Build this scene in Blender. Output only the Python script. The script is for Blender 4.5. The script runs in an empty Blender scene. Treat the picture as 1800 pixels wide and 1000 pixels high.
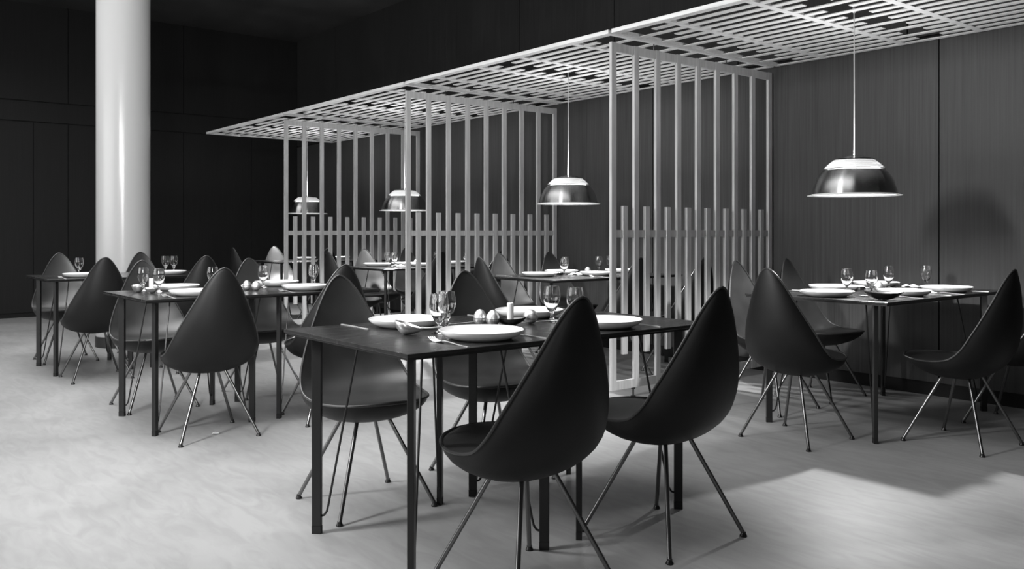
import bpy, bmesh, math, random
from mathutils import Vector, Matrix
random.seed(7)
PI = math.pi
C = bpy.context.scene.collection
sc = bpy.context.scene

# ---------------------------------------------------------------- camera geometry
FPX, HOR, CXP, CAMH = 1520.0, 407.0, 900.0, 1.08
YAW = math.atan2(1225, 1520)
Fv = (-math.cos(YAW), math.sin(YAW)); Rv = (math.sin(YAW), math.cos(YAW))
def at(u, v, z=0.0):
    d = FPX * (CAMH - z) / (v - HOR); l = (u - CXP) / FPX * d
    return (d*Fv[0] + l*Rv[0], d*Fv[1] + l*Rv[1])
def at_d(u, d):
    l = (u - CXP) / FPX * d
    return (d*Fv[0] + l*Rv[0], d*Fv[1] + l*Rv[1])

# ---------------------------------------------------------------- materials
def mat(name, col, rough=0.5, metal=0.0, spec=0.5, coat=0.0):
    m = bpy.data.materials.new(name); m.use_nodes = True
    b = m.node_tree.nodes['Principled BSDF']
    c = (col, col, col) if not isinstance(col, tuple) else col
    b.inputs['Base Color'].default_value = (*c, 1)
    b.inputs['Roughness'].default_value = rough
    b.inputs['Metallic'].default_value = metal
    b.inputs['Specular IOR Level'].default_value = spec
    b.inputs['Coat Weight'].default_value = coat
    return m
def noisy(name, c0, c1, scale=(1,1,1), nscale=5, detail=6, rough=(0.5,0.5), bump=0.0, bscale=None, metal=0, spec=0.5, coords='Object', dist=0.0, lo=0.3, hi=0.7, coat=0):
    m = mat(name, c0, rough[0], metal, spec, coat); nt = m.node_tree; N = nt.nodes; L = nt.links
    b = N['Principled BSDF']
    tc = N.new('ShaderNodeTexCoord'); mp = N.new('ShaderNodeMapping'); mp.inputs['Scale'].default_value = scale
    L.new(tc.outputs[coords], mp.inputs['Vector'])
    n = N.new('ShaderNodeTexNoise'); n.inputs['Scale'].default_value = nscale; n.inputs['Detail'].default_value = detail
    n.inputs['Distortion'].default_value = dist
    L.new(mp.outputs[0], n.inputs['Vector'])
    r = N.new('ShaderNodeValToRGB'); r.color_ramp.elements[0].position = lo; r.color_ramp.elements[1].position = hi
    r.color_ramp.elements[0].color = (c0,c0,c0,1); r.color_ramp.elements[1].color = (c1,c1,c1,1)
    L.new(n.outputs['Fac'], r.inputs[0]); L.new(r.outputs[0], b.inputs['Base Color'])
    mr = N.new('ShaderNodeMapRange'); mr.inputs['To Min'].default_value = rough[0]; mr.inputs['To Max'].default_value = rough[1]
    L.new(n.outputs['Fac'], mr.inputs['Value']); L.new(mr.outputs[0], b.inputs['Roughness'])
    if bump:
        bp = N.new('ShaderNodeBump'); bp.inputs['Strength'].default_value = bump; bp.inputs['Distance'].default_value = 0.002
        if bscale:
            n2 = N.new('ShaderNodeTexNoise'); n2.inputs['Scale'].default_value = bscale; L.new(mp.outputs[0], n2.inputs['Vector'])
            L.new(n2.outputs['Fac'], bp.inputs['Height'])
        else: L.new(n.outputs['Fac'], bp.inputs['Height'])
        L.new(bp.outputs[0], b.inputs['Normal'])
    return m, n, r
M = {}
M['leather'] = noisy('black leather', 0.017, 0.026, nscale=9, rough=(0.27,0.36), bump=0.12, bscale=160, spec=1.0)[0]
M['shell'] = noisy('black leather shaded back', 0.004, 0.007, nscale=7, rough=(0.48,0.58), bump=0.12, bscale=160, spec=0.32)[0]  # same leather as the seat, darkened for the unlit chair backs
M['piping'] = mat('leather piping', 0.03, 0.32, spec=0.6)
M['chrome'] = mat('satin chromed tube', 0.20, 0.28, 1.0)
M['legsteel'] = mat('dark lacquered steel', 0.022, 0.35, 0.3)
M['rodsteel'] = mat('dark steel rod', 0.05, 0.3, 0.8)
M['footblack'] = mat('black rubber', 0.008, 0.7)
M['tabletop'] = noisy('dark oiled tabletop', 0.009, 0.022, scale=(14,1.2,1), nscale=3, detail=8, rough=(0.2,0.32), bump=0.05, spec=0.6, dist=0.6)[0]
M['tableedge'] = mat('table edge band', 0.012, 0.4)
M['oak'] = noisy('light oak slats', 0.34, 0.46, scale=(18,18,1.3), nscale=3, detail=6, rough=(0.5,0.62), bump=0.1)[0]
M['oakx'] = noisy('light oak uplit lattice', 0.54, 0.68, scale=(1.3,18,18), nscale=3, detail=6, rough=(0.5,0.62), bump=0.1)[0]  # same oak as the screens, lightened in colour to stand in for uplight
M['porcelain'] = mat('white porcelain', 0.82, 0.12, spec=0.6)
M['candle'] = mat('white wax', 0.8, 0.5)
M['silver'] = mat('satin silver', 0.85, 0.42, 1.0)
M['darkdish'] = mat('dark steel dish', 0.10, 0.3, 0.9)
M['linen'] = noisy('white linen', 0.7, 0.8, nscale=30, rough=(0.8,0.9), bump=0.3)[0]
M['cord'] = mat('white cord', 0.5, 0.5)
M['column'] = mat('glossy white column paint', 0.48, 0.22, spec=0.5)
M['blackbase'] = mat('black column skirting', 0.015, 0.5)
M['alu'] = mat('brushed aluminium', 0.34, 0.26, 1.0)
_b = M['alu'].node_tree.nodes['Principled BSDF']; _b.inputs['Anisotropic'].default_value = 0.92; _b.inputs['Anisotropic Rotation'].default_value = 0.25
_t = M['alu'].node_tree.nodes.new('ShaderNodeTangent'); _t.direction_type = 'RADIAL'; _t.axis = 'Z'
M['alu'].node_tree.links.new(_t.outputs[0], _b.inputs['Tangent'])
M['lampwhite'] = mat('white enamel', 0.85, 0.4)
M['ceil'] = noisy('dark ceiling', 0.022, 0.034, nscale=2, rough=(0.6,0.7))[0]
M['gap'] = mat('shadow gap black', 0.004, 0.9)
def glassmat():
    m = mat('clear glass', 1.0, 0.0); b = m.node_tree.nodes['Principled BSDF']
    b.inputs['Transmission Weight'].default_value = 1.0; b.inputs['IOR'].default_value = 1.48
    return m
M['glass'] = glassmat()
def emis(name, col, s):
    m = mat(name, col, 0.5); b = m.node_tree.nodes['Principled BSDF']
    b.inputs['Emission Color'].default_value = (1,1,1,1); b.inputs['Emission Strength'].default_value = s
    return m
M['bulb'] = emis('lit opal bulb', 0.9, 30)
M['diff'] = emis('lit frosted diffuser', 0.9, 2.0)
# dark wood panelling with fine vertical grain
def woodwall(name, c0, c1, along):
    m, n, r = noisy(name, c0, c1, scale=((60,1,0.8) if along == 'x' else (1,60,0.8)), nscale=2.2, detail=9, rough=(0.42,0.55), bump=0.15, lo=0.25, hi=0.75, spec=0.22)
    nt = m.node_tree; N = nt.nodes; L = nt.links; b = N['Principled BSDF']
    tc = N.new('ShaderNodeTexCoord'); mp = N.new('ShaderNodeMapping'); mp.inputs['Scale'].default_value = (0.9,0.9,0.5)
    L.new(tc.outputs['Object'], mp.inputs['Vector'])
    n2 = N.new('ShaderNodeTexNoise'); n2.inputs['Scale'].default_value = 1.3; n2.inputs['Detail'].default_value = 3; L.new(mp.outputs[0], n2.inputs['Vector'])
    mx = N.new('ShaderNodeMix'); mx.data_type = 'RGBA'; mx.blend_type = 'MULTIPLY'; mx.inputs['Factor'].default_value = 1
    r2 = N.new('ShaderNodeValToRGB'); r2.color_ramp.elements[0].color = (0.75,0.75,0.75,1); r2.color_ramp.elements[1].color = (1.2,1.2,1.2,1)
    L.new(n2.outputs['Fac'], r2.inputs[0]); L.new(r.outputs[0], mx.inputs[6]); L.new(r2.outputs[0], mx.inputs[7]); L.new(mx.outputs[2], b.inputs['Base Color'])
    return m
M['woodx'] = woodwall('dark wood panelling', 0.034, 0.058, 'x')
M['wood_up'] = woodwall('dark wood panelling shaded upper', 0.016, 0.027, 'x')  # same wood as below, shade above the canopy put into the colour
M['woody'] = woodwall('dark wood panelling shaded end wall', 0.008, 0.014, 'y')  # same wood again, light falloff at the far end darkened into the colour
# pale floor: mottled, wiped patches, scratches
def floormat():
    m, n, r = noisy('pale grey floor', 0.26, 0.33, scale=(1,1,1), nscale=1.1, detail=10, rough=(0.34,0.55), bump=0.04, lo=0.3, hi=0.72, dist=0.8, spec=0.4)
    nt = m.node_tree; N = nt.nodes; L = nt.links; b = N['Principled BSDF']
    tc = N.new('ShaderNodeTexCoord'); mp = N.new('ShaderNodeMapping'); mp.inputs['Scale'].default_value = (2.5,9,1); mp.inputs['Rotation'].default_value = (0,0,0.5)
    L.new(tc.outputs['Object'], mp.inputs['Vector'])
    n2 = N.new('ShaderNodeTexNoise'); n2.inputs['Scale'].default_value = 1.6; n2.inputs['Detail'].default_value = 8; n2.inputs['Distortion'].default_value = 1.5
    L.new(mp.outputs[0], n2.inputs['Vector'])
    r2 = N.new('ShaderNodeValToRGB'); r2.color_ramp.elements[0].position = 0.35; r2.color_ramp.elements[1].position = 0.62
    r2.color_ramp.elements[0].color = (0.90,0.90,0.90,1); r2.color_ramp.elements[1].color = (1.04,1.04,1.04,1)
    L.new(n2.outputs['Fac'], r2.inputs[0])
    mx = N.new('ShaderNodeMix'); mx.data_type = 'RGBA'; mx.blend_type = 'MULTIPLY'; mx.inputs['Factor'].default_value = 1
    L.new(r.outputs[0], mx.inputs[6]); L.new(r2.outputs[0], mx.inputs[7]); L.new(mx.outputs[2], b.inputs['Base Color'])
    # a worn glossy patch of polish on the floor behind the nearest chair
    mp3 = N.new('ShaderNodeMapping'); mp3.vector_type = 'TEXTURE'; mp3.inputs['Location'].default_value = (-2.05,2.0,0); mp3.inputs['Rotation'].default_value = (0,0,2.45); mp3.inputs['Scale'].default_value = (0.75,0.22,1)
    L.new(tc.outputs['Object'], mp3.inputs['Vector'])
    gr = N.new('ShaderNodeTexGradient'); gr.gradient_type = 'SPHERICAL'; L.new(mp3.outputs[0], gr.inputs['Vector'])
    mr3 = N.new('ShaderNodeMapRange'); mr3.inputs['From Min'].default_value = 0.0; mr3.inputs['From Max'].default_value = 0.9
    L.new(gr.outputs['Fac'], mr3.inputs['Value'])
    mr = [x for x in N if x.bl_idname == 'ShaderNodeMapRange' and x.outputs[0].is_linked and x.outputs[0].links[0].to_socket == b.inputs['Roughness']][0]
    mf = N.new('ShaderNodeMix'); mf.inputs[3].default_value = 0.26
    L.new(mr3.outputs[0], mf.inputs[0]); L.new(mr.outputs[0], mf.inputs[2]); L.new(mf.outputs[0], b.inputs['Roughness'])
    return m
M['floor'] = floormat()

# ---------------------------------------------------------------- helpers
def obj(name, bm, m, parent=None, smooth=True, bevel=0.0, angle=40):
    me = bpy.data.meshes.new(name)
    bmesh.ops.recalc_face_normals(bm, faces=bm.faces)
    bm.to_mesh(me); bm.free()
    me.materials.append(m)
    o = bpy.data.objects.new(name, me); C.objects.link(o)
    if parent: o.parent = parent
    if smooth:
        for p in me.polygons: p.use_smooth = True
        es = o.modifiers.new('split', 'EDGE_SPLIT'); es.split_angle = math.radians(angle)
    if bevel:
        b = o.modifiers.new('bevel', 'BEVEL'); b.width = bevel; b.segments = 2; b.limit_method = 'ANGLE'
        if smooth: o.modifiers.move(1, 0)
    return o
def thing(name, label, cat, loc=(0,0,0), rz=0, group=None):
    o = bpy.data.objects.new(name, None); C.objects.link(o)
    o.empty_display_size = 0.1
    o.location = loc; o.rotation_euler = (0,0,rz); o['label'] = label; o['category'] = cat
    if group: o['group'] = group
    return o
def tag(o, label, cat, group=None):
    o['label'] = label; o['category'] = cat
    if group: o['group'] = group
    return o
def struct(o):
    o['kind'] = 'structure'; return o
def dup(root, loc, rz, label, group=None):
    r = root.copy(); C.objects.link(r); r.location = loc; r.rotation_euler = (0,0,rz); r['label'] = label
    if group: r['group'] = group
    for ch in list(root.children):
        c = ch.copy(); C.objects.link(c); c.parent = r
        for g in list(ch.children):
            d = g.copy(); C.objects.link(d); d.parent = c
    return r
def box(bm, x0, x1, y0, y1, z0, z1):
    v = [bm.verts.new(p) for p in ((x0,y0,z0),(x1,y0,z0),(x1,y1,z0),(x0,y1,z0),(x0,y0,z1),(x1,y0,z1),(x1,y1,z1),(x0,y1,z1))]
    for f in ((3,2,1,0),(4,5,6,7),(0,1,5,4),(1,2,6,5),(2,3,7,6),(3,0,4,7)): bm.faces.new([v[i] for i in f])
def BM(): return bmesh.new()
def boxo(name, b, m, parent=None, bevel=0.0):
    bm = BM(); box(bm, *b); return obj(name, bm, m, parent, smooth=False, bevel=bevel)
def lathe(bm, prof, seg=32, center=(0,0,0), closed=False):
    rings = []
    for r, z in prof:
        if r < 1e-6: rings.append([bm.verts.new((center[0], center[1], center[2]+z))])
        else: rings.append([bm.verts.new((center[0]+r*math.cos(2*PI*k/seg), center[1]+r*math.sin(2*PI*k/seg), center[2]+z)) for k in range(seg)])
    pairs = list(zip(rings, rings[1:]))
    if closed: pairs.append((rings[-1], rings[0]))
    for a, b in pairs:
        for k in range(seg):
            k2 = (k+1) % seg
            if len(a) == 1 and len(b) == 1: continue
            if len(a) == 1: bm.faces.new((a[0], b[k], b[k2]))
            elif len(b) == 1: bm.faces.new((a[k], b[0], a[k2]))
            else: bm.faces.new((a[k], b[k], b[k2], a[k2]))
def tube(bm, pts, r, seg=10, closed=False, caps=True):
    pts = [Vector(p) for p in pts]; n = len(pts); rings = []
    rr = r if isinstance(r, (list, tuple)) else [r]*n
    prev = None
    for i, p in enumerate(pts):
        if closed: t = (pts[(i+1) % n] - pts[i-1]).normalized()
        else: t = (pts[min(i+1, n-1)] - pts[max(i-1, 0)]).normalized()
        if prev is None:
            up = Vector((0,0,1)) if abs(t.z) < 0.9 else Vector((1,0,0))
            a = t.cross(up).normalized()
        else: a = (prev - t*prev.dot(t)).normalized()
        prev = a; b = t.cross(a)
        rings.append([bm.verts.new(p + (a*math.cos(2*PI*k/seg) + b*math.sin(2*PI*k/seg))*rr[i]) for k in range(seg)])
    pr = list(zip(rings, rings[1:])) + ([(rings[-1], rings[0])] if closed else [])
    for a, b in pr:
        for k in range(seg): bm.faces.new((a[k], a[(k+1) % seg], b[(k+1) % seg], b[k]))
    if caps and not closed:
        bm.faces.new(rings[0][::-1]); bm.faces.new(rings[-1])
def crom(P, n):
    # Catmull-Rom through rows of P, n samples per segment
    out = []
    m = len(P)
    for i in range(m-1):
        p0 = P[max(i-1,0)]; p1 = P[i]; p2 = P[i+1]; p3 = P[min(i+2,m-1)]
        for k in range(n):
            t = k/n
            out.append([0.5*((2*b) + (c-a)*t + (2*a-5*b+4*c-d)*t*t + (3*b-a-3*c+d)*t**3) for a,b,c,d in zip(p0,p1,p2,p3)])
    out.append(list(P[-1])); return out

# ---------------------------------------------------------------- the room
WY = 5.72      # panelled long wall
WX = -12.32    # end wall
CZ = 3.965
XE = 3.5       # where the long wall is built to
struct(boxo('floor', (WX-0.3, XE, -7, WY+0.3, -0.1, 0), M['floor']))
struct(boxo('ceiling', (WX-0.3, XE, -7, WY+0.3, CZ, CZ+0.1), M['ceil']))
def panels_x(bm, xs, y, z0, z1, g=0.009, t=0.02):
    for a, b in zip(xs, xs[1:]): box(bm, a+g/2, b-g/2, y, y+t, z0, z1)
bm = BM()
xs = [WX] + [-2.65 + 2.48*k for k in range(-3, 3) if WX < -2.65+2.48*k < XE] + [XE]
panels_x(bm, xs, WY, 0.09, 2.36)
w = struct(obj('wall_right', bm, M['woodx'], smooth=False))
bm = BM()
xs = [WX] + [-8.34 + 1.37*k for k in range(-2, 9) if WX < -8.34+1.37*k < XE] + [XE]
panels_x(bm, xs, WY, 2.375, CZ)
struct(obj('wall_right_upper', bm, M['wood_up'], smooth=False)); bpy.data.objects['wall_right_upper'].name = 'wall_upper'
struct(boxo('wall_backing', (WX-0.1, XE, WY+0.021, WY+0.12, 0, CZ), M['gap']))
struct(boxo('baseboard_right', (WX, XE, WY+0.012, WY+0.0205, 0, 0.088), M['gap']))
# end wall
bm = BM()
def panels_y(bm, ys, z0, z1, g=0.008, t=0.02, x=WX):
    for a, b in zip(ys, ys[1:]): box(bm, x-t, x, a+g/2, b-g/2, z0, z1)
ylow = [-7, -4.2, -2.8, -1.4, 0.0, 1.0, 1.75, 2.15, 2.55, 2.95, 4.02, 5.0, WY]
panels_y(bm, ylow, 0.06, 2.46)
panels_y(bm, [-7, WY], 2.475, 2.72)
panels_y(bm, [-7, -4.2, -2.8, -0.9, 0.6, 2.55, 4.02, WY], 2.735, CZ)
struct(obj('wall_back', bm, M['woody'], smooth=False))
struct(boxo('wall_back_core', (WX-0.12, WX-0.021, -7, WY+0.02, 0, CZ), M['gap'])); bpy.data.objects['wall_back_core'].name = 'wall_core'
struct(boxo('baseboard_back', (WX-0.0205, WX-0.008, -7, WY, 0, 0.058), M['gap']))
# column
cc = at(217, 612); cd = math.hypot(*cc); CR = 0.238
cx_, cy_ = cc[0]*(cd+CR)/cd, cc[1]*(cd+CR)/cd
t = thing('column', 'round glossy white column standing behind the leftmost table', 'column', (cx_, cy_, 0))
bm = BM(); lathe(bm, [(CR,0.10),(CR,CZ)], 64); obj('shaft', bm, M['column'], t)
bm = BM(); lathe(bm, [(0,0.0),(CR+0.006,0.0),(CR+0.006,0.10),(0,0.10)], 64)
o = obj('skirting', bm, M['blackbase'], t); o['label'] = 'black ring at the foot of the column'

# ---------------------------------------------------------------- slatted screens
Y0, Y1 = 3.96, 5.695
NS = 8; PITCH = (Y1-0.044-Y0)/NS
SW, ST = 0.044, 0.022
def make_screen(x, label):
    t = thing('slatted_screen', label, 'screen', (x, 0, 0), 0, 'slatted oak screens between the booths')
    for k in range(NS+1):
        y = Y0 + k*PITCH
        boxo('post', (-ST/2, ST/2, y, y+SW, 0.06, 2.294), M['oak'], t, 0.0015)
    for k in range(NS):
        y = Y0 + (k+0.5)*PITCH
        boxo('short_slat', (-ST/2, ST/2, y, y+SW, 0.285, 1.246), M['oak'], t, 0.0015)
    boxo('top_rail', (-0.0105, 0.0100, Y0+0.02, Y1-0.02, 2.236, 2.290), M['oak'], t)
    boxo('bottom_rail', (-0.0105, 0.0100, Y0+0.02, Y1-0.02, 0.062, 0.118), M['oak'], t)
    boxo('middle_rail', (-0.0105, 0.0070, Y0+0.02, Y1-0.02, 1.042, 1.090), M['oak'], t)
    for y in (4.37, 5.15):
        bm = BM(); tube(bm, [(0,y,2.290),(0,y,2.334)], 0.004, 8); o = obj('hanger_bolt', bm, M['legsteel'], t)
    for y in (4.17, 5.26):
        bm = BM(); lathe(bm, [(0,0),(0.017,0),(0.017,0.006),(0.006,0.010),(0.006,0.048),(0.014,0.052),(0.014,0.062),(0,0.062)], 14, (0,y,0))
        o = obj('levelling_foot', bm, M['legsteel'], t)
    return t
make_screen(-3.91, 'pale slatted oak screen nearest the camera, right of the centre pendant lamp')
make_screen(-6.37, 'pale slatted oak screen in the middle of the three, left of the centre pendant')
make_screen(-8.85, 'pale slatted oak screen farthest back, leftmost of the three')

# ---------------------------------------------------------------- slatted canopy panels
CZ0 = 2.334
def make_panel(xj, L, label, half=False):
    # xj = left (far) end of the panel
    t = thing('canopy_panel', label, 'canopy', (xj, 0, CZ0), 0, 'slatted oak canopy panels over the booths')
    g = 0.008; H = 0.006
    YB = 3.925; P = (5.652 - YB)/8
    boxo('front_rail', (g, L-g, YB-0.012, YB+0.044, 0, H+0.020), M['oakx'], t, 0.0015)
    for k in range(1, 9):
        y = YB + k*P
        boxo('long_slat', (g+0.030, L-g-0.030, y, y+0.046, 0, H), M['oakx'], t, 0.001)
    for k in range(8):
        y = YB + (k+0.5)*P
        for a, b in ((0.235, 1.15), (1.30, L-0.235)):
            if b > a: boxo('short_slat', (a, b, y, y+0.046, 0, H), M['oakx'], t, 0.001)
    for nm, a, b in (('end_rail', g, g+0.030), ('end_rail', L-g-0.030, L-g)):
        boxo(nm, (a, b, YB+0.044, 5.652+0.042, -0.001, H+0.016), M['oakx'], t)
    for xc in (0.40, 0.98, 1.475, L-0.40):
        boxo('cross_batten', (xc, xc+0.044, YB+0.04, 5.690, -0.0008, H+0.010), M['oakx'], t)
    return t
make_panel(-3.865, 2.44, 'slatted oak canopy panel over the right-hand table, largest in view')
make_panel(-6.315, 2.44, 'slatted oak canopy panel over the centre booth, between nearest and middle screens')
make_panel(-8.775, 2.45, 'slatted oak canopy panel between the middle and farthest screens')
make_panel(-11.13, 2.345, 'slatted oak canopy panel at the far left end, past the farthest screen')

# ---------------------------------------------------------------- drop chair
ST_ = [ # rim x,z,w  | outer x,z | inner x,z   (front = +x)
 (.276,.438,.000, .276,.436, .276,.440),
 (.264,.437,.072, .256,.415, .264,.446),
 (.220,.433,.148, .195,.372, .215,.442),
 (.135,.428,.207, .108,.342, .133,.434),
 (.035,.430,.234, .012,.330, .032,.426),
 (-.058,.450,.240,-.085,.340,-.064,.432),
 (-.122,.500,.229,-.178,.385,-.134,.470),
 (-.166,.575,.201,-.243,.465,-.184,.545),
 (-.200,.655,.164,-.277,.568,-.217,.640),
 (-.228,.735,.123,-.288,.678,-.240,.730),
 (-.249,.805,.085,-.289,.772,-.256,.802),
 (-.264,.855,.050,-.285,.838,-.267,.853),
 (-.273,.882,.021,-.281,.874,-.273,.881),
 (-.276,.890,.000,-.276,.890,-.276,.890)]
ROWS = crom(ST_, 4)
for r_ in ROWS:
    for k_ in (1, 4, 6):
        if r_[k_] > 0.5: r_[k_] += (r_[k_]-0.5)*0.006
    for k_ in (0, 3, 5):
        if r_[k_] < -0.06: r_[k_] += 0.017*min(1, (-0.06-r_[k_])/0.10)
def chair_surface(inner):
    bm = BM(); NU = 16; rows = []
    for rx, rz, w, ox, oz, ix, iz in ROWS:
        w = max(w, 0)
        if w < 1e-5: rows.append([bm.verts.new((rx, 0, rz))]); continue
        row = []
        for k in range(NU+1):
            s = -1 + 2*k/NU
            if inner:
                a = s*PI/2; y = w*math.sin(a)*0.985; q = abs(math.sin(a))**2.4
                row.append(bm.verts.new((ix+(rx-ix)*q, y, iz+(rz-iz)*q)))
            else:
                a = s*PI/2; y = w*math.sin(a); c = math.cos(a)**0.9 if abs(s) < 1 else 0
                row.append(bm.verts.new((rx+(ox-rx)*c, y, rz+(oz-rz)*c)))
        rows.append(row)
    for a, b in zip(rows, rows[1:]):
        if len(a) == 1:
            for k in range(NU): bm.faces.new((a[0], b[k], b[k+1]))
        elif len(b) == 1:
            for k in range(NU): bm.faces.new((a[k], b[0], a[k+1]))
        else:
            for k in range(NU): bm.faces.new((a[k], b[k], b[k+1], a[k+1]))
    return bm
CHG = 'teardrop-backed dining chairs'
def make_chair(label, loc, rz):
    t = thing('teardrop_chair', label, 'chair', loc, rz, CHG)
    def sub(o):
        return o
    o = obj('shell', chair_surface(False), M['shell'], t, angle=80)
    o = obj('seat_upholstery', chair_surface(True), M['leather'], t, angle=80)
    bm = BM()
    rim = [(r[0]+0.001, max(r[2],0), r[1]+0.002) for r in ROWS]
    loop = rim + [(x,-y,z) for x,y,z in rim[-2:0:-1]]
    tube(bm, loop, 0.0048, 8, closed=True)
    obj('piping', bm, M['piping'], t)
    for sx in (1,-1):
        for sy in (1,-1):
            bm = BM(); top = Vector((sx*0.058-0.003, sy*0.058, 0.365)); bot = Vector((sx*0.2, sy*0.2, 0.012))
            tube(bm, [top, bot], 0.0078, 12)
            l = obj('leg', bm, M['chrome'], t)
            bm = BM(); lathe(bm, [(0,0),(0.0125,0),(0.0135,0.002),(0.0125,0.006),(0.0092,0.010),(0.0090,0.017),(0,0.017)], 16, (sx*0.2, sy*0.2, 0))
            obj('foot_glide', bm, M['rodsteel'], l)
    return t
chairs = [
 # x, y, rot, label
 (-2.042,1.69,PI+0.02,'black teardrop chair nearest the camera, seen from behind at the front table'),
 (-2.069,2.359,PI+0.014,'black teardrop chair seen from behind at the front table, right of the nearest one'),
 (-3.053,1.711,-0.066,'black teardrop chair facing us across the front table, seat beside the nearest leg'),
 (-3.052,2.345,-0.13,'black teardrop chair facing us across the front table, behind the candle and silver eggs'),
 (-4.607,1.632,PI-0.03,'black teardrop chair with its whole back shown, before the middle left table'),
 (-4.615,2.334,PI-0.075,'black teardrop chair seen from behind, partly hidden by the front table chair that faces us'),
 (-5.575,1.64,0,'dark teardrop chair facing us behind the candle end of the middle left table'),
 (-5.575,2.35,0,'dark teardrop chair facing us behind the silver eggs of the middle left table'),
 (-6.91,1.62,PI,'dark teardrop chair seen from behind at the leftmost table, left of the column'),
 (-6.90,2.34,PI,'dark teardrop chair seen from behind between the leftmost and the middle left tables'),
 (-8.015,1.642,0,'dark teardrop chair facing us at the far left edge of the room'),
 (-7.98,2.30,0,'dark teardrop chair showing its tip in front of the white column'),
 (-1.999,4.565,PI-0.06,'black teardrop chair in profile on the right side of the right-hand table'),
 (-1.995,5.24,PI-0.03,'black teardrop chair cut off by the right edge of the photo'),
 (-3.138,4.568,0,'grey-lit teardrop chair beside the nearest screen, left of the right-hand table'),
 (-3.17,5.17,0,'grey-lit teardrop chair at the left side of the right-hand table, close to the wall'),
 (-2.593,4.0,PI/2,'black teardrop chair with its back to us at the end of the right-hand table'),
 (-5.0,3.985,PI/2,'dark teardrop chair with its back to us at the end of the centre booth table'),
 (-5.59,4.57,0,'pale-lit teardrop chair facing us at the left side of the centre booth table'),
 (-5.66,5.20,0,'dark teardrop chair against the middle screen, near the wall at the centre booth table'),
 (-4.46,4.56,PI,'dark teardrop chair seen through the front part of the nearest screen'),
 (-4.39,5.20,PI,'dark teardrop chair seen through the rear part of the nearest screen'),
 (-7.36,3.985,PI/2,'dark narrow-looking teardrop chair at the end of the booth table behind the middle screen'),
 (-7.93,4.57,0,'brightly lit teardrop chair facing us in the booth behind the middle screen'),
 (-8.11,5.20,0,'dark teardrop chair facing us behind the front post of the middle screen'),
 (-6.95,4.56,PI,'dark teardrop chair seen from behind through the front of the middle screen'),
 (-6.86,5.20,PI,'dark teardrop chair seen from behind through the rear of the middle screen'),
 (-9.72,3.985,PI/2,'dark teardrop chair seen edge-on at the end of the farthest table'),
 (-10.26,4.57,0,'pale-lit teardrop chair facing us at the farthest table, left of the farthest screen'),
 (-9.24,4.56,PI,'dark teardrop chair seen from behind through the farthest screen'),
]
ch0 = None
for x, y, rz, lab in chairs:
    if ch0 is None: ch0 = make_chair(lab, (x,y,0), rz)
    else: dup(ch0, (x,y,0), rz, lab)

# ---------------------------------------------------------------- tables
TZ = 0.728
TW, TD = 0.84, 0.692     # along x, along y
def make_table(label, loc, TD=TD, TBG='dark square dining tables pushed together in pairs'):
    t = thing('dining_table', label, 'table', loc, 0, TBG)
    boxo('tabletop', (-TW/2, TW/2, -TD/2+0.001, TD/2-0.001, TZ-0.012, TZ), M['tabletop'], t, 0.0015)
    bm = BM(); a, b = TW/2-0.004, TD/2-0.005; w_ = 0.02
    for q in ((-a,a,-b,-b+w_),(-a,a,b-w_,b),(-a,-a+w_,-b+w_,b-w_),(a-w_,a,-b+w_,b-w_)): box(bm, *q, TZ-0.019, TZ-0.012)
    o = obj('edge_frame', bm, M['rodsteel'], t, smooth=False)
    for sx in (1,-1):
        for sy in (1,-1):
            c = Vector((sx*0.315, sy*(TD/2-0.081), 0)); di = Vector((-sx, -sy, 0)).normalized(); dn = Vector((-di.y, di.x, 0))
            bm = BM()
            def ring(z, hw, ht, off=0):
                cc_ = c + di*off
                return [bm.verts.new((*(cc_ + di*a*hw + dn*b*ht).xy, z)) for a,b in ((-1,-1),(1,-1),(1,1),(-1,1))]
            rs = [ring(0.028, 0.0165, 0.0105), ring(TZ-0.019, 0.0175, 0.0105)]
            for r1, r2 in zip(rs, rs[1:]):
                for k in range(4): bm.faces.new((r1[k], r1[(k+1)%4], r2[(k+1)%4], r2[k]))
            bm.faces.new(rs[0][::-1]); bm.faces.new(rs[-1])
            l = obj('leg', bm, M['legsteel'], t, smooth=False, bevel=0.002)
            bm = BM(); r1, r2 = ring(0, 0.0165, 0.0105), ring(0.028, 0.0165, 0.0105)
            for k in range(4): bm.faces.new((r1[k], r1[(k+1)%4], r2[(k+1)%4], r2[k]))
            bm.faces.new(r1[::-1]); bm.faces.new(r2)
            obj('foot', bm, M['footblack'], l, smooth=False)
            P = [c + di*0.014 + Vector((0,0,0.062)), c + di*0.026 + Vector((0,0,0.066)), c + di*0.036 + Vector((0,0,0.080)), c + di*0.042 + Vector((0,0,0.105)), c + di*0.158 + Vector((0,0,TZ-0.013))]
            bm = BM(); tube(bm, P, 0.0042, 8); obj('brace_rod', bm, M['rodsteel'], l)
    return t
tables = [
 (-2.535,1.665,'dark square table nearest the camera, front half of the front pair'),
 (-2.535,2.357,'dark square table of the front pair, right half with the candle'),
 (-5.06,1.665,'dark square table of the middle left pair, left half with the candle'),
 (-5.06,2.357,'dark square table of the middle left pair, right half with the silver eggs'),
 (-7.48,1.665,'dark square table at the far left, left half of the leftmost pair'),
 (-7.48,2.357,'dark square table of the leftmost pair, right half in front of the column'),
]
tb0 = None
for x, y, lab in tables:
    if tb0 is None: tb0 = make_table(lab, (x,y,0))
    else: dup(tb0, (x,y,0), 0, lab)
LT = 'long dark dining tables in the booths'
tl0 = make_table('long dark dining table at the right, against the panelled wall', (-2.587,4.845,0), 1.43, LT)
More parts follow.
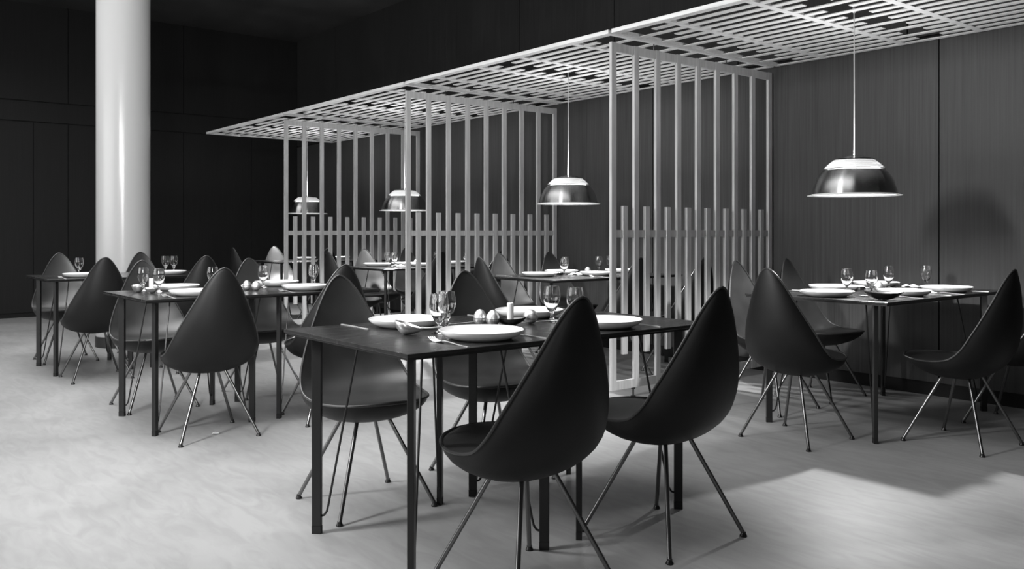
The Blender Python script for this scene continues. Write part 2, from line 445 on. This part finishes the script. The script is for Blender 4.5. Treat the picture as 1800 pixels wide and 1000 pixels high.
for x, lab in ((-5.08,'long dark dining table of the centre booth, left of the nearest screen'),
               (-7.45,'long dark dining table in the booth behind the middle screen'),
               (-9.80,'farthest long dark dining table, behind the farthest screen')):
    dup(tl0, (x,4.845,0), 0, lab)

# ---------------------------------------------------------------- pendant lamps
def make_lamp(label, loc):
    t = thing('pendant_lamp', label, 'lamp', loc, 0, 'dome pendant lamps over the booths')
    # outer dome: polished outside
    bm = BM()
    outer = [(0.2320,0.003),(0.2300,0.018),(0.2265,0.038),(0.2150,0.075),(0.2000,0.105),(0.1830,0.128),(0.1660,0.146)]
    lathe(bm, outer + [(0.163,0.143),(0.180,0.125),(0.197,0.102),(0.212,0.073),(0.2235,0.038),(0.227,0.018),(0.229,0.003)], 72, closed=True)
    obj('shade', bm, M['alu'], t)
    bm = BM()
    lathe(bm, [(0.2286,0.006),(0.2226,0.040),(0.2108,0.075),(0.196,0.103),(0.178,0.126),(0.161,0.1425),(0.158,0.140),(0.176,0.122),(0.194,0.100),(0.209,0.073),(0.221,0.040),(0.227,0.006)], 64, closed=True)
    o = obj('inner_reflector', bm, M['lampwhite'], t); o['label'] = 'white enamelled inside of the shade'
    bm = BM()
    lathe(bm, [(0.2255,0.004),(0.240,0.0005),(0.254,-0.001),(0.256,0.0012),(0.241,0.0045),(0.2290,0.009)], 72, closed=True)
    o = obj('rim', bm, M['lampwhite'], t); o['label'] = 'white flared rim at the foot of the shade'
    rg = [(0.170,0.149),(0.163,0.158),(0.155,0.166),(0.147,0.174),(0.138,0.182),(0.128,0.190),(0.117,0.198)]
    for i, (r, z) in enumerate(rg):
        bm = BM(); wd = 0.016
        lathe(bm, [(r,z),(r-wd,z+0.007),(r-wd-0.001,z+0.0085),(r-0.0005,z+0.0015)], 64, closed=True)
        obj('louvre_ring', bm, M['lampwhite'] if i else M['alu'], t)
    bm = BM(); lathe(bm, [(0.112,0.207),(0.100,0.2085),(0.085,0.2135),(0.05,0.2225),(0.018,0.226),(0,0.226),(0,0.223),(0.05,0.219),(0.085,0.2105),(0.112,0.2045)], 48)
    obj('cap', bm, M['alu'], t)
    bm = BM(); lathe(bm, [(0.142,0.150),(0.128,0.168),(0.110,0.185),(0.094,0.198),(0.080,0.204)], 48)
    o = obj('diffuser', bm, M['diff'], t); o['label'] = 'glowing frosted diffuser behind the louvres'
    bm = BM(); bmesh.ops.create_uvsphere(bm, u_segments=24, v_segments=14, radius=0.029); bmesh.ops.translate(bm, verts=bm.verts, vec=(0,0,0.125))
    b = obj('bulb', bm, M['bulb'], t); b['label'] = 'glowing opal bulb'
    b.visible_shadow = True
    bm = BM(); lathe(bm, [(0,0.150),(0.02,0.150),(0.02,0.2195),(0,0.2195)], 20); obj('socket', bm, M['lampwhite'], t)
    bm = BM(); L = CZ0 + 0.01 - loc[2]
    tube(bm, [(0,0,0.224),(0.0015,0,0.6),(0,0,L)], 0.0032, 8); o = obj('cord', bm, M['cord'], t); o['label'] = 'thin white hanging cord'
    bm = BM(); lathe(bm, [(0,L-0.012),(0.008,L-0.012),(0.008,L+0.018),(0,L+0.018)], 12); obj('cord_grip', bm, M['cord'], t)
    return t
lamps = [(-2.625,4.63,1.286,'brushed metal dome pendant lamp over the right-hand table, largest of the four'),
         (-5.06,4.65,1.298,'brushed metal dome pendant lamp at the centre, left of the nearest screen'),
         (-7.52,4.66,1.292,'brushed metal dome pendant lamp behind the front post of the middle screen'),
         (-9.96,4.76,1.302,'smallest brushed metal dome pendant lamp, behind the farthest screen')]
LPW = 9.0
for i, (x, y, z, lab) in enumerate(lamps):
    if i == 0: lp0 = make_lamp(lab, (x,y,z))
    else: dup(lp0, (x,y,z), 0, lab)
    ld = bpy.data.lights.new('lamp_light', 'SPOT'); ld.energy = LPW*14; ld.shadow_soft_size = 0.03; ld.spot_size = math.radians(138); ld.spot_blend = 0.5
    lo = bpy.data.objects.new('lamp_light', ld); C.objects.link(lo); lo.location = (x,y,z+0.060)
    lu = bpy.data.lights.new('louvre_light', 'AREA'); lu.shape = 'DISK'; lu.size = 0.22; lu.energy = 11
    lv = bpy.data.objects.new('louvre_light', lu); C.objects.link(lv); lv.location = (x,y,z+0.232); lv.rotation_euler = (PI,0,0)

# ---------------------------------------------------------------- tableware
def zt(h=0.0): return TZ + h
def plate_mesh():
    bm = BM()
    lathe(bm, [(0,0.0100),(0.095,0.0105),(0.116,0.0150),(0.134,0.0250),(0.1398,0.0315),(0.1412,0.0305),(0.1385,0.0235),(0.126,0.0125),(0.108,0.0050),(0.095,0.0),(0.089,0.0),(0.086,0.003),(0,0.003)], 64)
    return bm
def glass_mesh():
    bm = BM()
    o_ = [(0,0.0),(0.029,0.0),(0.0300,0.0015),(0.022,0.004),(0.010,0.008),(0.0062,0.014),(0.0058,0.024),(0.0085,0.034),(0.018,0.046),(0.0265,0.062),(0.0320,0.080),(0.0338,0.096),(0.0325,0.114),(0.0290,0.132),(0.0282,0.137)]
    i_ = [(0.0272,0.1372),(0.0278,0.132),(0.0312,0.114),(0.0325,0.096),(0.0307,0.080),(0.0250,0.063),(0.0160,0.049),(0.007,0.0405),(0,0.038)]
    lathe(bm, o_ + i_, 40)
    return bm
def lathe_obj(name, prof, m, seg=32):
    bm = BM(); lathe(bm, prof, seg); return obj(name, bm, m)
proto = {}
def place(kind, maker, x, y, z, label, cat, group, rz=0, mt=None):
    if kind not in proto:
        o = maker(); proto[kind] = o
    else:
        s = proto[kind]; o = s.copy(); C.objects.link(o)
        for ch in list(s.children):
            c = ch.copy(); C.objects.link(c); c.parent = o
    o.location = (x, y, z); o.rotation_euler = (0,0,rz)
    tag(o, label, cat, group); return o
TSETS = {  # bounds of each pair of tables: x0,x1,y0,y1
 'T1': (-2.965,-2.125,1.32,2.70), 'T2': (-5.48,-4.64,1.32,2.70), 'T3': (-7.90,-7.06,1.32,2.70),
 'TR': (-3.007,-2.167,4.13,5.56), 'T4': (-5.50,-4.66,4.13,5.56), 'T5': (-7.87,-7.03,4.13,5.56), 'T6': (-10.22,-9.38,4.13,5.56)}
TAKEN = []
def inside(x, y, T, m):
    b = TSETS[T]; return b[0]+m <= x <= b[1]-m and b[2]+m <= y <= b[3]-m
def free(p, T, r, m=None):
    # nearest spot on the table that touches nothing already laid there
    m = r if m is None else m
    best = None; L = math.hypot(*p); ux, uy = p[0]/L, p[1]/L
    for i in range(-45, 46):
        for j in range(-40, 41):
            a, b = i*0.006, j*0.006
            x, y = p[0]+ux*a-uy*b, p[1]+uy*a+ux*b
            if not inside(x, y, T, m): continue
            c = abs(a) + 3.0*abs(b)
            if best and c >= best[0]: continue
            if all(math.hypot(x-q[0], y-q[1]) > r+q[2]+0.002 for q in TAKEN): best = (c, x, y)
    if best is None: print('NO ROOM', T, p, r); best = (0, *clampT(p, T, m))
    TAKEN.append((best[1], best[2], r)); return (best[1], best[2])
def clampT(p, T, m):
    b = TSETS[T]; return (min(max(p[0], b[0]+m), b[1]-m), min(max(p[1], b[2]+m), b[3]-m))
PG = 'white dinner plates laid on the tables'
plates = [
 ('T1',846,583,'white dinner plate nearest the camera, on the front table beside the fork'),
 ('T1',715,563,'white dinner plate behind the sauce cup at the left of the front table'),
 ('T1',930,547,'white dinner plate behind the candle and silver ball on the front table'),
 ('T1',1077,566,'white dinner plate between the two black chairs seen from behind, front table'),
 ('T2',344,512,'white plate left of the chair back that stands before the middle left table'),
 ('T2',300,502,'white plate beyond the candle on the middle left table'),
 ('T2',484,496,'white plate behind the goblet, right half of the middle left table'),
 ('T2',537,503,'white plate at the near right end of the middle left table'),
 ('T3',145,482,'white plate below the lone goblet on the leftmost table'),
 ('T3',296,477.5,'white plate on the leftmost table, seen over the middle left table'),
 ('TR',1454,513.5,'white plate at the near left corner of the right-hand table'),
 ('TR',1465,504,'white plate under the leftmost goblet on the right-hand table'),
 ('TR',1540,497.5,'white plate at the wall side of the right-hand table, behind the goblets'),
 ('TR',1589,512,'white plate behind the dark boat-shaped dish on the right-hand table'),
 ('TR',1664,506,'rightmost white plate on the right-hand table'),
 ('T4',949,481,'white plate at the near left of the centre booth table'),
 ('T4',976,476,'white plate behind the paired goblets on the centre booth table'),
 ('T4',1050,479.5,'white plate left of the nearest screen on the centre booth table'),
 ('T4',1092,474.5,'white plate partly hidden by the front post of the nearest screen'),
 ('T5',663,464,'white plate nearest us on the table behind the middle screen'),
 ('T5',682,461,'white plate beneath the two goblets behind the farthest screen slats'),
 ('T5',745,464,'white plate just right of the front post of the middle screen'),
 ('T5',803,460,'white plate seen through the slats of the middle screen, rightmost there'),
 ('T6',527,452.8,'tiny white plate on the farthest table behind the farthest screen'),
 ('T6',585,451.5,'tiny white plate at the right of the farthest table behind slats'),
]
PLATES = []
for T, u, v, lab in plates:
    p = free(clampT(at(u, v, TZ+0.022), T, 0.145), T, 0.1415, 0.143)
    place('plate', lambda: obj('dinner_plate', plate_mesh(), M['porcelain']), p[0], p[1], TZ, lab, 'plate', PG)
    PLATES.append((T, p[0], p[1]))
GG = 'stemmed water goblets on the tables'
glasses = [
 ('T1',772,516.5,'stemmed goblet nearest the camera, left of the nearest plate'),
 ('T1',785,512,'stemmed goblet just behind the nearest one on the front table'),
 ('T1',970,503,'stemmed goblet right of the silver ball on the front table'),
 ('T1',1011,505,'stemmed goblet half hidden by the nearest chair back'),
 ('T2',267,470,'goblet directly behind the candle on the middle left table'),
 ('T2',279,471,'goblet just right of the candle on the middle left table'),
 ('T2',374,469,'goblet peeping out beside the chair back at the middle left table'),
 ('T2',462.5,465,'goblet right of the silver eggs on the middle left table'),
 ('T2',551,465,'goblet at the right end of the middle left table'),
 ('T3',139,453,'lone goblet on the left half of the leftmost table'),
 ('T3',279,449,'left goblet of the close pair on the leftmost table'),
 ('T3',294,449,'right goblet of the close pair on the leftmost table'),
 ('TR',1488.8,471,'leftmost goblet on the right-hand table'),
 ('TR',1532,475,'goblet with the lowest rim on the right-hand table, second from left'),
 ('TR',1562.4,468,'goblet third from left on the right-hand table'),
 ('TR',1627.5,467,'rightmost goblet on the right-hand table, beside the wall joint'),
 ('T4',977,451,'left goblet of the paired goblets on the centre booth table'),
 ('T4',992,454,'right goblet of the paired goblets on the centre booth table'),
 ('T4',1052.4,450,'goblet left of the nearest screen on the centre booth table'),
 ('T4',1069,449,'goblet touching the edge of the nearest screen in the centre booth'),
 ('T5',676,442.5,'left goblet seen between slats of the farthest screen'),
 ('T5',696,443,'right goblet seen between slats of the farthest screen'),
 ('T5',742,441,'goblet behind the first gap of the middle screen'),
 ('T5',750.5,441,'goblet behind the second gap of the middle screen'),
 ('T5',811,440.5,'goblet behind the middle of the middle screen'),
 ('T6',540,435.5,'tiny goblet on the farthest table behind the farthest screen'),
]
placed_g = []
for T, u, vt, lab in glasses:
    d = (CAMH - TZ - 0.137)*FPX/(vt - HOR)
    p = free(clampT(at_d(u, d), T, 0.04), T, 0.0345)
    place('goblet', lambda: obj('water_goblet', glass_mesh(), M['glass'], angle=60), p[0], p[1], TZ+0.0002, lab, 'glass', GG)

# candles on stands
def candle():
    bm = BM(); lathe(bm, [(0,0),(0.0125,0),(0.0125,0.079),(0.010,0.081),(0.003,0.080),(0,0.080)], 24)
    o = obj('candle', bm, M['candle'])
    bm = BM(); tube(bm, [(0,0,0.079),(0.0008,0,0.086)], 0.0009, 6); obj('wick', bm, M['footblack'], o)
    return o
def boat(mname, name):
    # boat-shaped dish: shallow ellipse bowl with pointed ends
    def f():
        bm = BM(); nu, nv = 28, 8; rows = []
        L_, W_, H_ = 0.055, 0.034, 0.026
        def pt(r, a, top):
            ca, sa = math.cos(a), math.sin(a)
            wid = W_*(1 - 0.35*abs(ca)**3)
            x = r*L_*ca*(1+0.15*abs(ca)); y = r*wid*sa
            z = H_*(r**2.4)*(1+0.25*ca*ca) + (0.002 if top else 0)
            return (x, y, z)
        outer = []; inner = []
        for j in range(nv+1):
            r = j/nv
            if j == 0: outer.append([bm.verts.new((0,0,0))]); inner.append([bm.verts.new((0,0,0.0022))]); continue
            outer.append([bm.verts.new(pt(r, 2*PI*k/nu, False)) for k in range(nu)])
            inner.append([bm.verts.new(pt(r*0.965, 2*PI*k/nu, True)) for k in range(nu)])
        for g in (outer, inner):
            for a, b in zip(g, g[1:]):
                for k in range(nu):
                    k2 = (k+1)%nu
                    if len(a) == 1: bm.faces.new((a[0], b[k], b[k2]))
                    else: bm.faces.new((a[k], b[k], b[k2], a[k2]))
        for k in range(nu): bm.faces.new((outer[-1][k], inner[-1][k], inner[-1][(k+1)%nu], outer[-1][(k+1)%nu]))
        o = obj(name, bm, M[mname], angle=60)
        bm = BM(); lathe(bm, [(0,0.0021),(0.016,0.0025),(0.016,0.0070),(0.0138,0.0075),(0.0138,0.0045),(0,0.0045)], 24)
        obj('candle_socket', bm, M[mname], o)
        return o
    return f
def egg():
    bm = BM(); prof = []
    for k in range(17):
        a = PI*k/16; r = 0.0255*math.sin(a)*(1 - 0.12*math.cos(PI-a)); z = 0.0265 - 0.0265*math.cos(a)*(1 if a < PI/2 else 1.25)
        prof.append((max(r,0) if 0 < k < 16 else 0, z))
    lathe(bm, prof, 32); o = obj('egg_shaker', bm, M['silver'])
    bm = BM(); lathe(bm, [(0.0256,0.0255),(0.0262,0.0262),(0.0262,0.0275),(0.0256,0.0282)], 32, closed=True); obj('seam_ring', bm, M['chrome'], o)
    return o
def ball():
    bm = BM(); prof = [(0 if k in (0,18) else 0.028*math.sin(PI*k/18), 0.0275-0.0275*math.cos(PI*k/18)) for k in range(19)]
    lathe(bm, prof, 36); o = obj('ball_shaker', bm, M['silver'])
    bm = BM(); lathe(bm, [(0.0281,0.027),(0.0287,0.0275),(0.0281,0.028)], 36, closed=True); obj('seam_ring', bm, M['chrome'], o)
    return o
def cup():
    # sauce cup: tilted half-egg bowl with a spout and thin straight handle
    bm = BM(); nu, nv = 28, 9; g1 = []; g2 = []
    for j in range(nv+1):
        r = j/nv
        if j == 0: g1.append([bm.verts.new((0,0,0))]); g2.append([bm.verts.new((0,0,0.0018))]); continue
        a_ = []; b_ = []
        for k in range(nu):
            a = 2*PI*k/nu; ca, sa = math.cos(a), math.sin(a)
            sx = 0.031 + (0.014*ca**3 if ca > 0 else 0)
            zz = 0.040*(1-math.sqrt(max(0, 1-(r*0.97)**2))) * (1 + (0.25*(-ca) if ca < 0 else -0.45*ca))
            a_.append(bm.verts.new((sx*r*ca, 0.028*r*sa*(1-0.3*max(ca,0)), zz)))
            b_.append(bm.verts.new((sx*r*ca*0.95, 0.028*r*sa*0.95*(1-0.3*max(ca,0)), zz+0.0016)))
        g1.append(a_); g2.append(b_)
    for g in (g1, g2):
        for a, b in zip(g, g[1:]):
            for k in range(nu):
                k2 = (k+1)%nu
                if len(a) == 1: bm.faces.new((a[0], b[k], b[k2]))
                else: bm.faces.new((a[k], b[k], b[k2], a[k2]))
    for k in range(nu): bm.faces.new((g1[-1][k], g2[-1][k], g2[-1][(k+1)%nu], g1[-1][(k+1)%nu]))
    o = obj('sauce_cup', bm, M['silver'], angle=60)
    bm = BM(); tube(bm, [(0.040,0,0.0185),(0.055,0,0.0175),(0.095,0,0.021)], [0.0030,0.0022,0.0018], 8); obj('handle', bm, M['silver'], o)
    return o
def strip(bm, pts, th=0.0014):
    # pts: (x, halfwidth, z) ribbon along x
    up = [(bm.verts.new((x,-w,z+th)), bm.verts.new((x,w,z+th))) for x,w,z in pts]
    dn = [(bm.verts.new((x,-w,z)), bm.verts.new((x,w,z))) for x,w,z in pts]
    for i in range(len(pts)-1):
        bm.faces.new((up[i][0], up[i+1][0], up[i+1][1], up[i][1])); bm.faces.new((dn[i][0], dn[i][1], dn[i+1][1], dn[i+1][0]))
        bm.faces.new((up[i][0], dn[i][0], dn[i+1][0], up[i+1][0])); bm.faces.new((up[i][1], up[i+1][1], dn[i+1][1], dn[i][1]))
    bm.faces.new((up[0][0], up[0][1], dn[0][1], dn[0][0])); bm.faces.new((up[-1][0], dn[-1][0], dn[-1][1], up[-1][1]))
def fork():
    bm = BM(); strip(bm, [(-0.105,0.0046,0.0),(-0.06,0.0032,0.001),(0.010,0.0028,0.006),(0.030,0.0050,0.006),(0.043,0.0115,0.0030),(0.056,0.0125,0.0008)])
    o = obj('fork', bm, M['silver'], smooth=False)
    bm = BM()
    for k in range(4):
        y = -0.0108 + 0.0072*k
        tube(bm, [(0.054,y,0.0016),(0.070,y,0.0022),(0.086,y,0.0060),(0.100,y*0.96,0.0135)], [0.0020,0.0018,0.0016,0.0009], 6)
    obj('tines', bm, M['silver'], o); return o
def knife():
    bm = BM(); strip(bm, [(-0.10,0.0036,0.0),(-0.02,0.0040,0.0),(0.02,0.0045,0.0)], 0.0028)
    o = obj('knife', bm, M['silver'], smooth=False)
    bm = BM(); strip(bm, [(0.02,0.0050,0.0004),(0.06,0.0068,0.0004),(0.092,0.0060,0.0004),(0.102,0.0012,0.0004)], 0.0012); obj('blade', bm, M['silver'], o)
    return o
def spoon():
    bm = BM(); strip(bm, [(-0.09,0.0038,0.0),(-0.04,0.0028,0.001),(0.02,0.0024,0.0055),(0.042,0.0040,0.0055)])
    o = obj('spoon', bm, M['silver'], smooth=False)
    bm = BM(); rings = []
    for j in range(6):
        r = j/5
        rings.append([bm.verts.new((0.063+0.024*r*math.cos(2*PI*k/20), 0.0145*r*math.sin(2*PI*k/20), 0.0005+0.0062*r*r)) for k in range(20)] if j else [bm.verts.new((0.063,0,0.0005))])
    for a, b in zip(rings, rings[1:]):
        for k in range(20):
            k2 = (k+1)%20
            if len(a) == 1: bm.faces.new((a[0], b[k], b[k2]))
            else: bm.faces.new((a[k], b[k], b[k2], a[k2]))
    s = obj('spoon_bowl', bm, M['silver'], o); sd = s.modifiers.new('t','SOLIDIFY'); sd.thickness = 0.001
    return o
def napkin():
    bm = BM(); n = 14; vs = {}
    for i in range(n+1):
        for j in range(n+1):
            x, y = (i/n-0.5)*0.11, (j/n-0.5)*0.075
            z = 0.004 + 0.017*abs(math.sin(3.1*x/0.055 + 1.3*math.sin(40*y))) * (1-abs(2*i/n-1)**2)*(1-0.6*abs(2*j/n-1)**2)
            vs[i,j] = bm.verts.new((x + 0.008*math.sin(60*y), y + 0.006*math.sin(50*x), z))
    for i in range(n):
        for j in range(n): bm.faces.new((vs[i,j], vs[i+1,j], vs[i+1,j+1], vs[i,j+1]))
    o = obj('napkin', bm, M['linen'], angle=60); s = o.modifiers.new('t','SOLIDIFY'); s.thickness = 0.003; s.offset = -1
    return o
def ash():
    bm = BM(); lathe(bm, [(0,0),(0.026,0),(0.034,0.010),(0.036,0.018),(0.033,0.0185),(0.024,0.004),(0,0.003)], 28)
    return obj('small_dish', bm, M['darkdish'])

def on(T, u, v, h=0.0, m=0.04): return clampT(at(u, v, TZ+h), T, m)
RAD = {'egg':0.027,'ball':0.029,'boatd':0.06,'boats':0.06,'boatbig':0.085,'napkin':0.055,'dish':0.037,'cup':0.055}
def put(kind, maker, T, u, v, rz, label, cat, group, h=0.0, m=0.04, dz=0.0):
    p = on(T, u, v, h, m)
    if kind in RAD: p = free(p, T, RAD[kind])
    else:
        # cutlery: slide until its whole length is clear
        best = None; dx, dy = math.cos(rz), math.sin(rz)
        for i in range(-25, 26):
            for j in range(-25, 26):
                x, y = p[0]+i*0.008, p[1]+j*0.008; c = math.hypot(i, j)
                if best and c >= best[0]: continue
                ok = all(inside(x+dx*q, y+dy*q, T, 0.006) and all(math.hypot(x+dx*q-g[0], y+dy*q-g[1]) > g[2]+0.010 for g in TAKEN) for q in (-0.095,-0.06,-0.03,0,0.03,0.06,0.095))
                if ok: best = (c, x, y)
        if best is None: print('NO ROOM', kind, T, u, v)
        else: p = (best[1], best[2])
        for q in (-0.09,-0.06,-0.03,0,0.03,0.06,0.09): TAKEN.append((p[0]+dx*q, p[1]+dy*q, 0.008))
    return place(kind, maker, p[0], p[1], TZ+0.0002+dz, label, cat, group, rz)
BG = 'boat-shaped candle dishes'; CG = 'white candles'; EG = 'silver egg shakers'
bt = boat('darkdish', 'boat_dish'); bs = boat('silver', 'boat_dish')
p = free(on('T1', 897, 572), 'T1', 0.036); place('boatd', bt, p[0], p[1], TZ, 'dark boat-shaped dish holding the candle on the front table', 'dish', BG, 0.9)
place('candle', candle, p[0], p[1], TZ+0.0046, 'white candle on the front table, left of the silver ball', 'candle', CG)
p = free(on('T2', 266, 514), 'T2', 0.06); place('boats', bs, p[0], p[1], TZ, 'bright boat-shaped dish at the left end of the middle left table', 'dish', BG, 0.2)
place('candle', candle, p[0], p[1], TZ+0.0046, 'white candle at the left end of the middle left table', 'candle', CG)
o = put('boatbig', lambda: bt(), 'TR', 1553, 527, 0.5, 'dark boat-shaped dish at the near corner of the right-hand table', 'dish', BG, m=0.09); o.scale = (1.55,1.55,1.35)
put('egg', egg, 'T1', 844, 571, 0, 'leftmost silver egg shaker on the front table', 'shaker', EG)
put('egg', egg, 'T1', 866.5, 572, 0, 'silver egg shaker between its neighbour and the candle on the front table', 'shaker', EG)
put('ball', ball, 'T1', 932.5, 569, 0, 'round silver ball shaker on the front table', 'shaker', 'silver ball shakers')
put('egg', egg, 'T2', 434, 510, 0, 'left silver egg shaker on the middle left table', 'shaker', EG)
put('ball', ball, 'T2', 450.5, 511, 0, 'round silver ball shaker beside the goblet on the middle left table', 'shaker', 'silver ball shakers')
put('egg', egg, 'T4', 1033, 481.5, 0, 'silver egg shaker on the centre booth table', 'shaker', EG)
put('egg', egg, 'TR', 1545, 512, 0, 'silver egg shaker behind the dark dish on the right-hand table', 'shaker', EG)
put('egg', egg, 'T5', 731, 466, 0, 'silver egg shaker on the table behind the middle screen', 'shaker', EG)
cu = put('cup', cup, 'T1', 714, 588, 0.9, 'tilted silver sauce cup with thin handle on the front table', 'cup', 'silver sauce cups'); cu.scale = (1.3,1.3,1.25)
put('cup', cup, 'T2', 243, 515, 2.6, 'silver sauce cup at the left end of the middle left table', 'cup', 'silver sauce cups')
put('spoon', spoon, 'T1', 800, 570, 1.1, 'silver spoon behind the nearest goblets', 'spoon', 'silver spoons')
put('spoon', spoon, 'T1', 985, 568, 1.0, 'silver spoon beside the right goblets on the front table', 'spoon', 'silver spoons')
put('spoon', spoon, 'TR', 1505, 520, -0.4, 'silver spoon right of the near left plate on the right-hand table', 'spoon', 'silver spoons')
KEYS = ['plate nearest the camera on the front table','plate behind the sauce cup, front table','plate behind the candle, front table','right-hand plate of the front table',
 'near plate by the chair back, middle left table','plate beyond the candle, middle left table','plate behind the goblet, middle left table','right end plate, middle left table',
 'plate below the lone goblet, leftmost table','plate under the goblet pair, leftmost table',
 'near left plate of the right-hand table','second left plate of the right-hand table','wall-side plate behind goblets, right-hand table','plate behind the dark dish, right-hand table','rightmost plate of the right-hand table',
 'near left plate, centre booth','plate behind the paired goblets, centre booth','plate left of the nearest screen, centre booth','plate behind the nearest screen post, centre booth']
for (T, x, y), key in zip(PLATES, KEYS):
    b = TSETS[T]; side = 1 if x > (b[0]+b[1])/2 else -1
    rz = PI if side > 0 else 0.0
    for kind, mk, dy, cat in (('fork', fork, -0.162*side, 'fork'), ('knife', knife, 0.162*side, 'knife')):
        cxx = (b[1]-0.112) if side > 0 else (b[0]+0.112); cyy = y+dy
        done = False
        for off in (0, 0.012, 0.024, 0.036, 0.05, 0.065):
            yy = cyy + off*(1 if dy > 0 else -1)
            for sh in (0, 0.015, 0.03, 0.045):
                xx = cxx - sh*side
                if b[2]+0.02 < yy < b[3]-0.02 and all(math.hypot(xx+q-g[0], yy-g[1]) > g[2]+0.010 for g in TAKEN for q in (-0.095,-0.05,0,0.05,0.095)):
                    place(kind, mk, xx, yy, TZ+0.0002, 'silver %s beside the %s' % (kind, key), cat, 'silver forks' if kind == 'fork' else 'silver knives', rz)
                    for q in (-0.09,-0.06,-0.03,0,0.03,0.06,0.09): TAKEN.append((xx+q, yy, 0.008))
                    done = True; break
            if done: break
        if not done: print('SKIP', kind, key)
NG = 'crumpled white napkins'
put('napkin', napkin, 'TR', 1583, 504, 0.4, 'crumpled white napkin behind the dark dish on the right-hand table', 'napkin', NG)
put('napkin', napkin, 'TR', 1512, 507, 1.4, 'crumpled white napkin between left goblets on the right-hand table', 'napkin', NG)
put('napkin', napkin, 'T4', 1012, 483, 0.9, 'crumpled white napkin on the centre booth table', 'napkin', NG)
put('napkin', napkin, 'T4', 1118, 478, 0.3, 'crumpled white napkin seen through the nearest screen', 'napkin', NG)
put('napkin', napkin, 'T5', 700, 468, 0.3, 'crumpled white napkin on the table behind the middle screen', 'napkin', NG)
put('napkin', napkin, 'T2', 399, 500, 0.3, 'small white napkin on the middle left table', 'napkin', NG)
put('dish', ash, 'T4', 984, 483, 0, 'small dark dish below the paired goblets in the centre booth', 'dish', 'small dark dishes')
put('dish', ash, 'TR', 1503, 509, 0, 'small dark dish beside the near left plate on the right-hand table', 'dish', 'small dark dishes')
# paper scrap on the floor
p = at(378, 763)
bm = BM(); vs = []
for k in range(7):
    a = 2*PI*k/7; r = 0.022*(0.7+0.5*random.random()); vs.append((r*math.cos(a), r*math.sin(a), 0.004+0.006*random.random()))
c = bm.verts.new((0,0,0.012)); c2 = bm.verts.new((0,0,0.0)); vv = [bm.verts.new(q) for q in vs]
for k in range(7): bm.faces.new((c, vv[k], vv[(k+1)%7])); bm.faces.new((c2, vv[(k+1)%7], vv[k]))
o = obj('paper_scrap', bm, M['linen'], smooth=False); o.location = (p[0], p[1], 0); tag(o, 'small white scrap of paper on the floor at the left', 'scrap')

# ---------------------------------------------------------------- light
def area(name, loc, target, sx, sy, e, spread=180):
    l = bpy.data.lights.new(name, 'AREA'); l.shape = 'RECTANGLE'; l.size = sx; l.size_y = sy; l.energy = e; l.spread = math.radians(spread)
    o = bpy.data.objects.new(name, l); C.objects.link(o); o.location = loc
    o.rotation_euler = (Vector(target)-Vector(loc)).to_track_quat('-Z','Y').to_euler()
    return o
area('studio_lamp', (-3.34,-0.5,2.42), (-3.8,4.0,1.9), 0.35, 0.75, 112, 150)
area('window_light', (-7.0,-6.6,2.2), (-7.0,2,0.8), 8.0, 2.6, 225)
area('ceiling_light', (-5.9,1.1,3.9), (-5.9,1.1,0), 9.6, 2.6, 285, 140)
area('front_fill', (1.5,-1.0,2.2), (-8.7,2.3,1.3), 1.4, 1.4, 16, 44)  # unseen fill added to brighten and even out the column
w = bpy.data.worlds.new('world'); sc.world = w; w.use_nodes = True
w.node_tree.nodes['Background'].inputs[0].default_value = (1,1,1,1); w.node_tree.nodes['Background'].inputs[1].default_value = 0.05

# ---------------------------------------------------------------- camera
cam = bpy.data.cameras.new('camera'); co = bpy.data.objects.new('camera', cam); C.objects.link(co)
cam.sensor_fit = 'HORIZONTAL'; cam.sensor_width = 36; cam.lens = 36*FPX/1800
cam.shift_y = -(500-HOR)/1800 * 1.0
cam.clip_start = 0.05; cam.clip_end = 100
co.location = (0,0,CAMH)
co.rotation_euler = Vector((Fv[0],Fv[1],0)).to_track_quat('-Z','Y').to_euler()
sc.camera = co
sc.view_settings.view_transform = 'Standard'; sc.view_settings.look = 'None'; sc.view_settings.gamma = 1; sc.view_settings.use_curve_mapping = False
sc.view_settings.exposure = 0.0
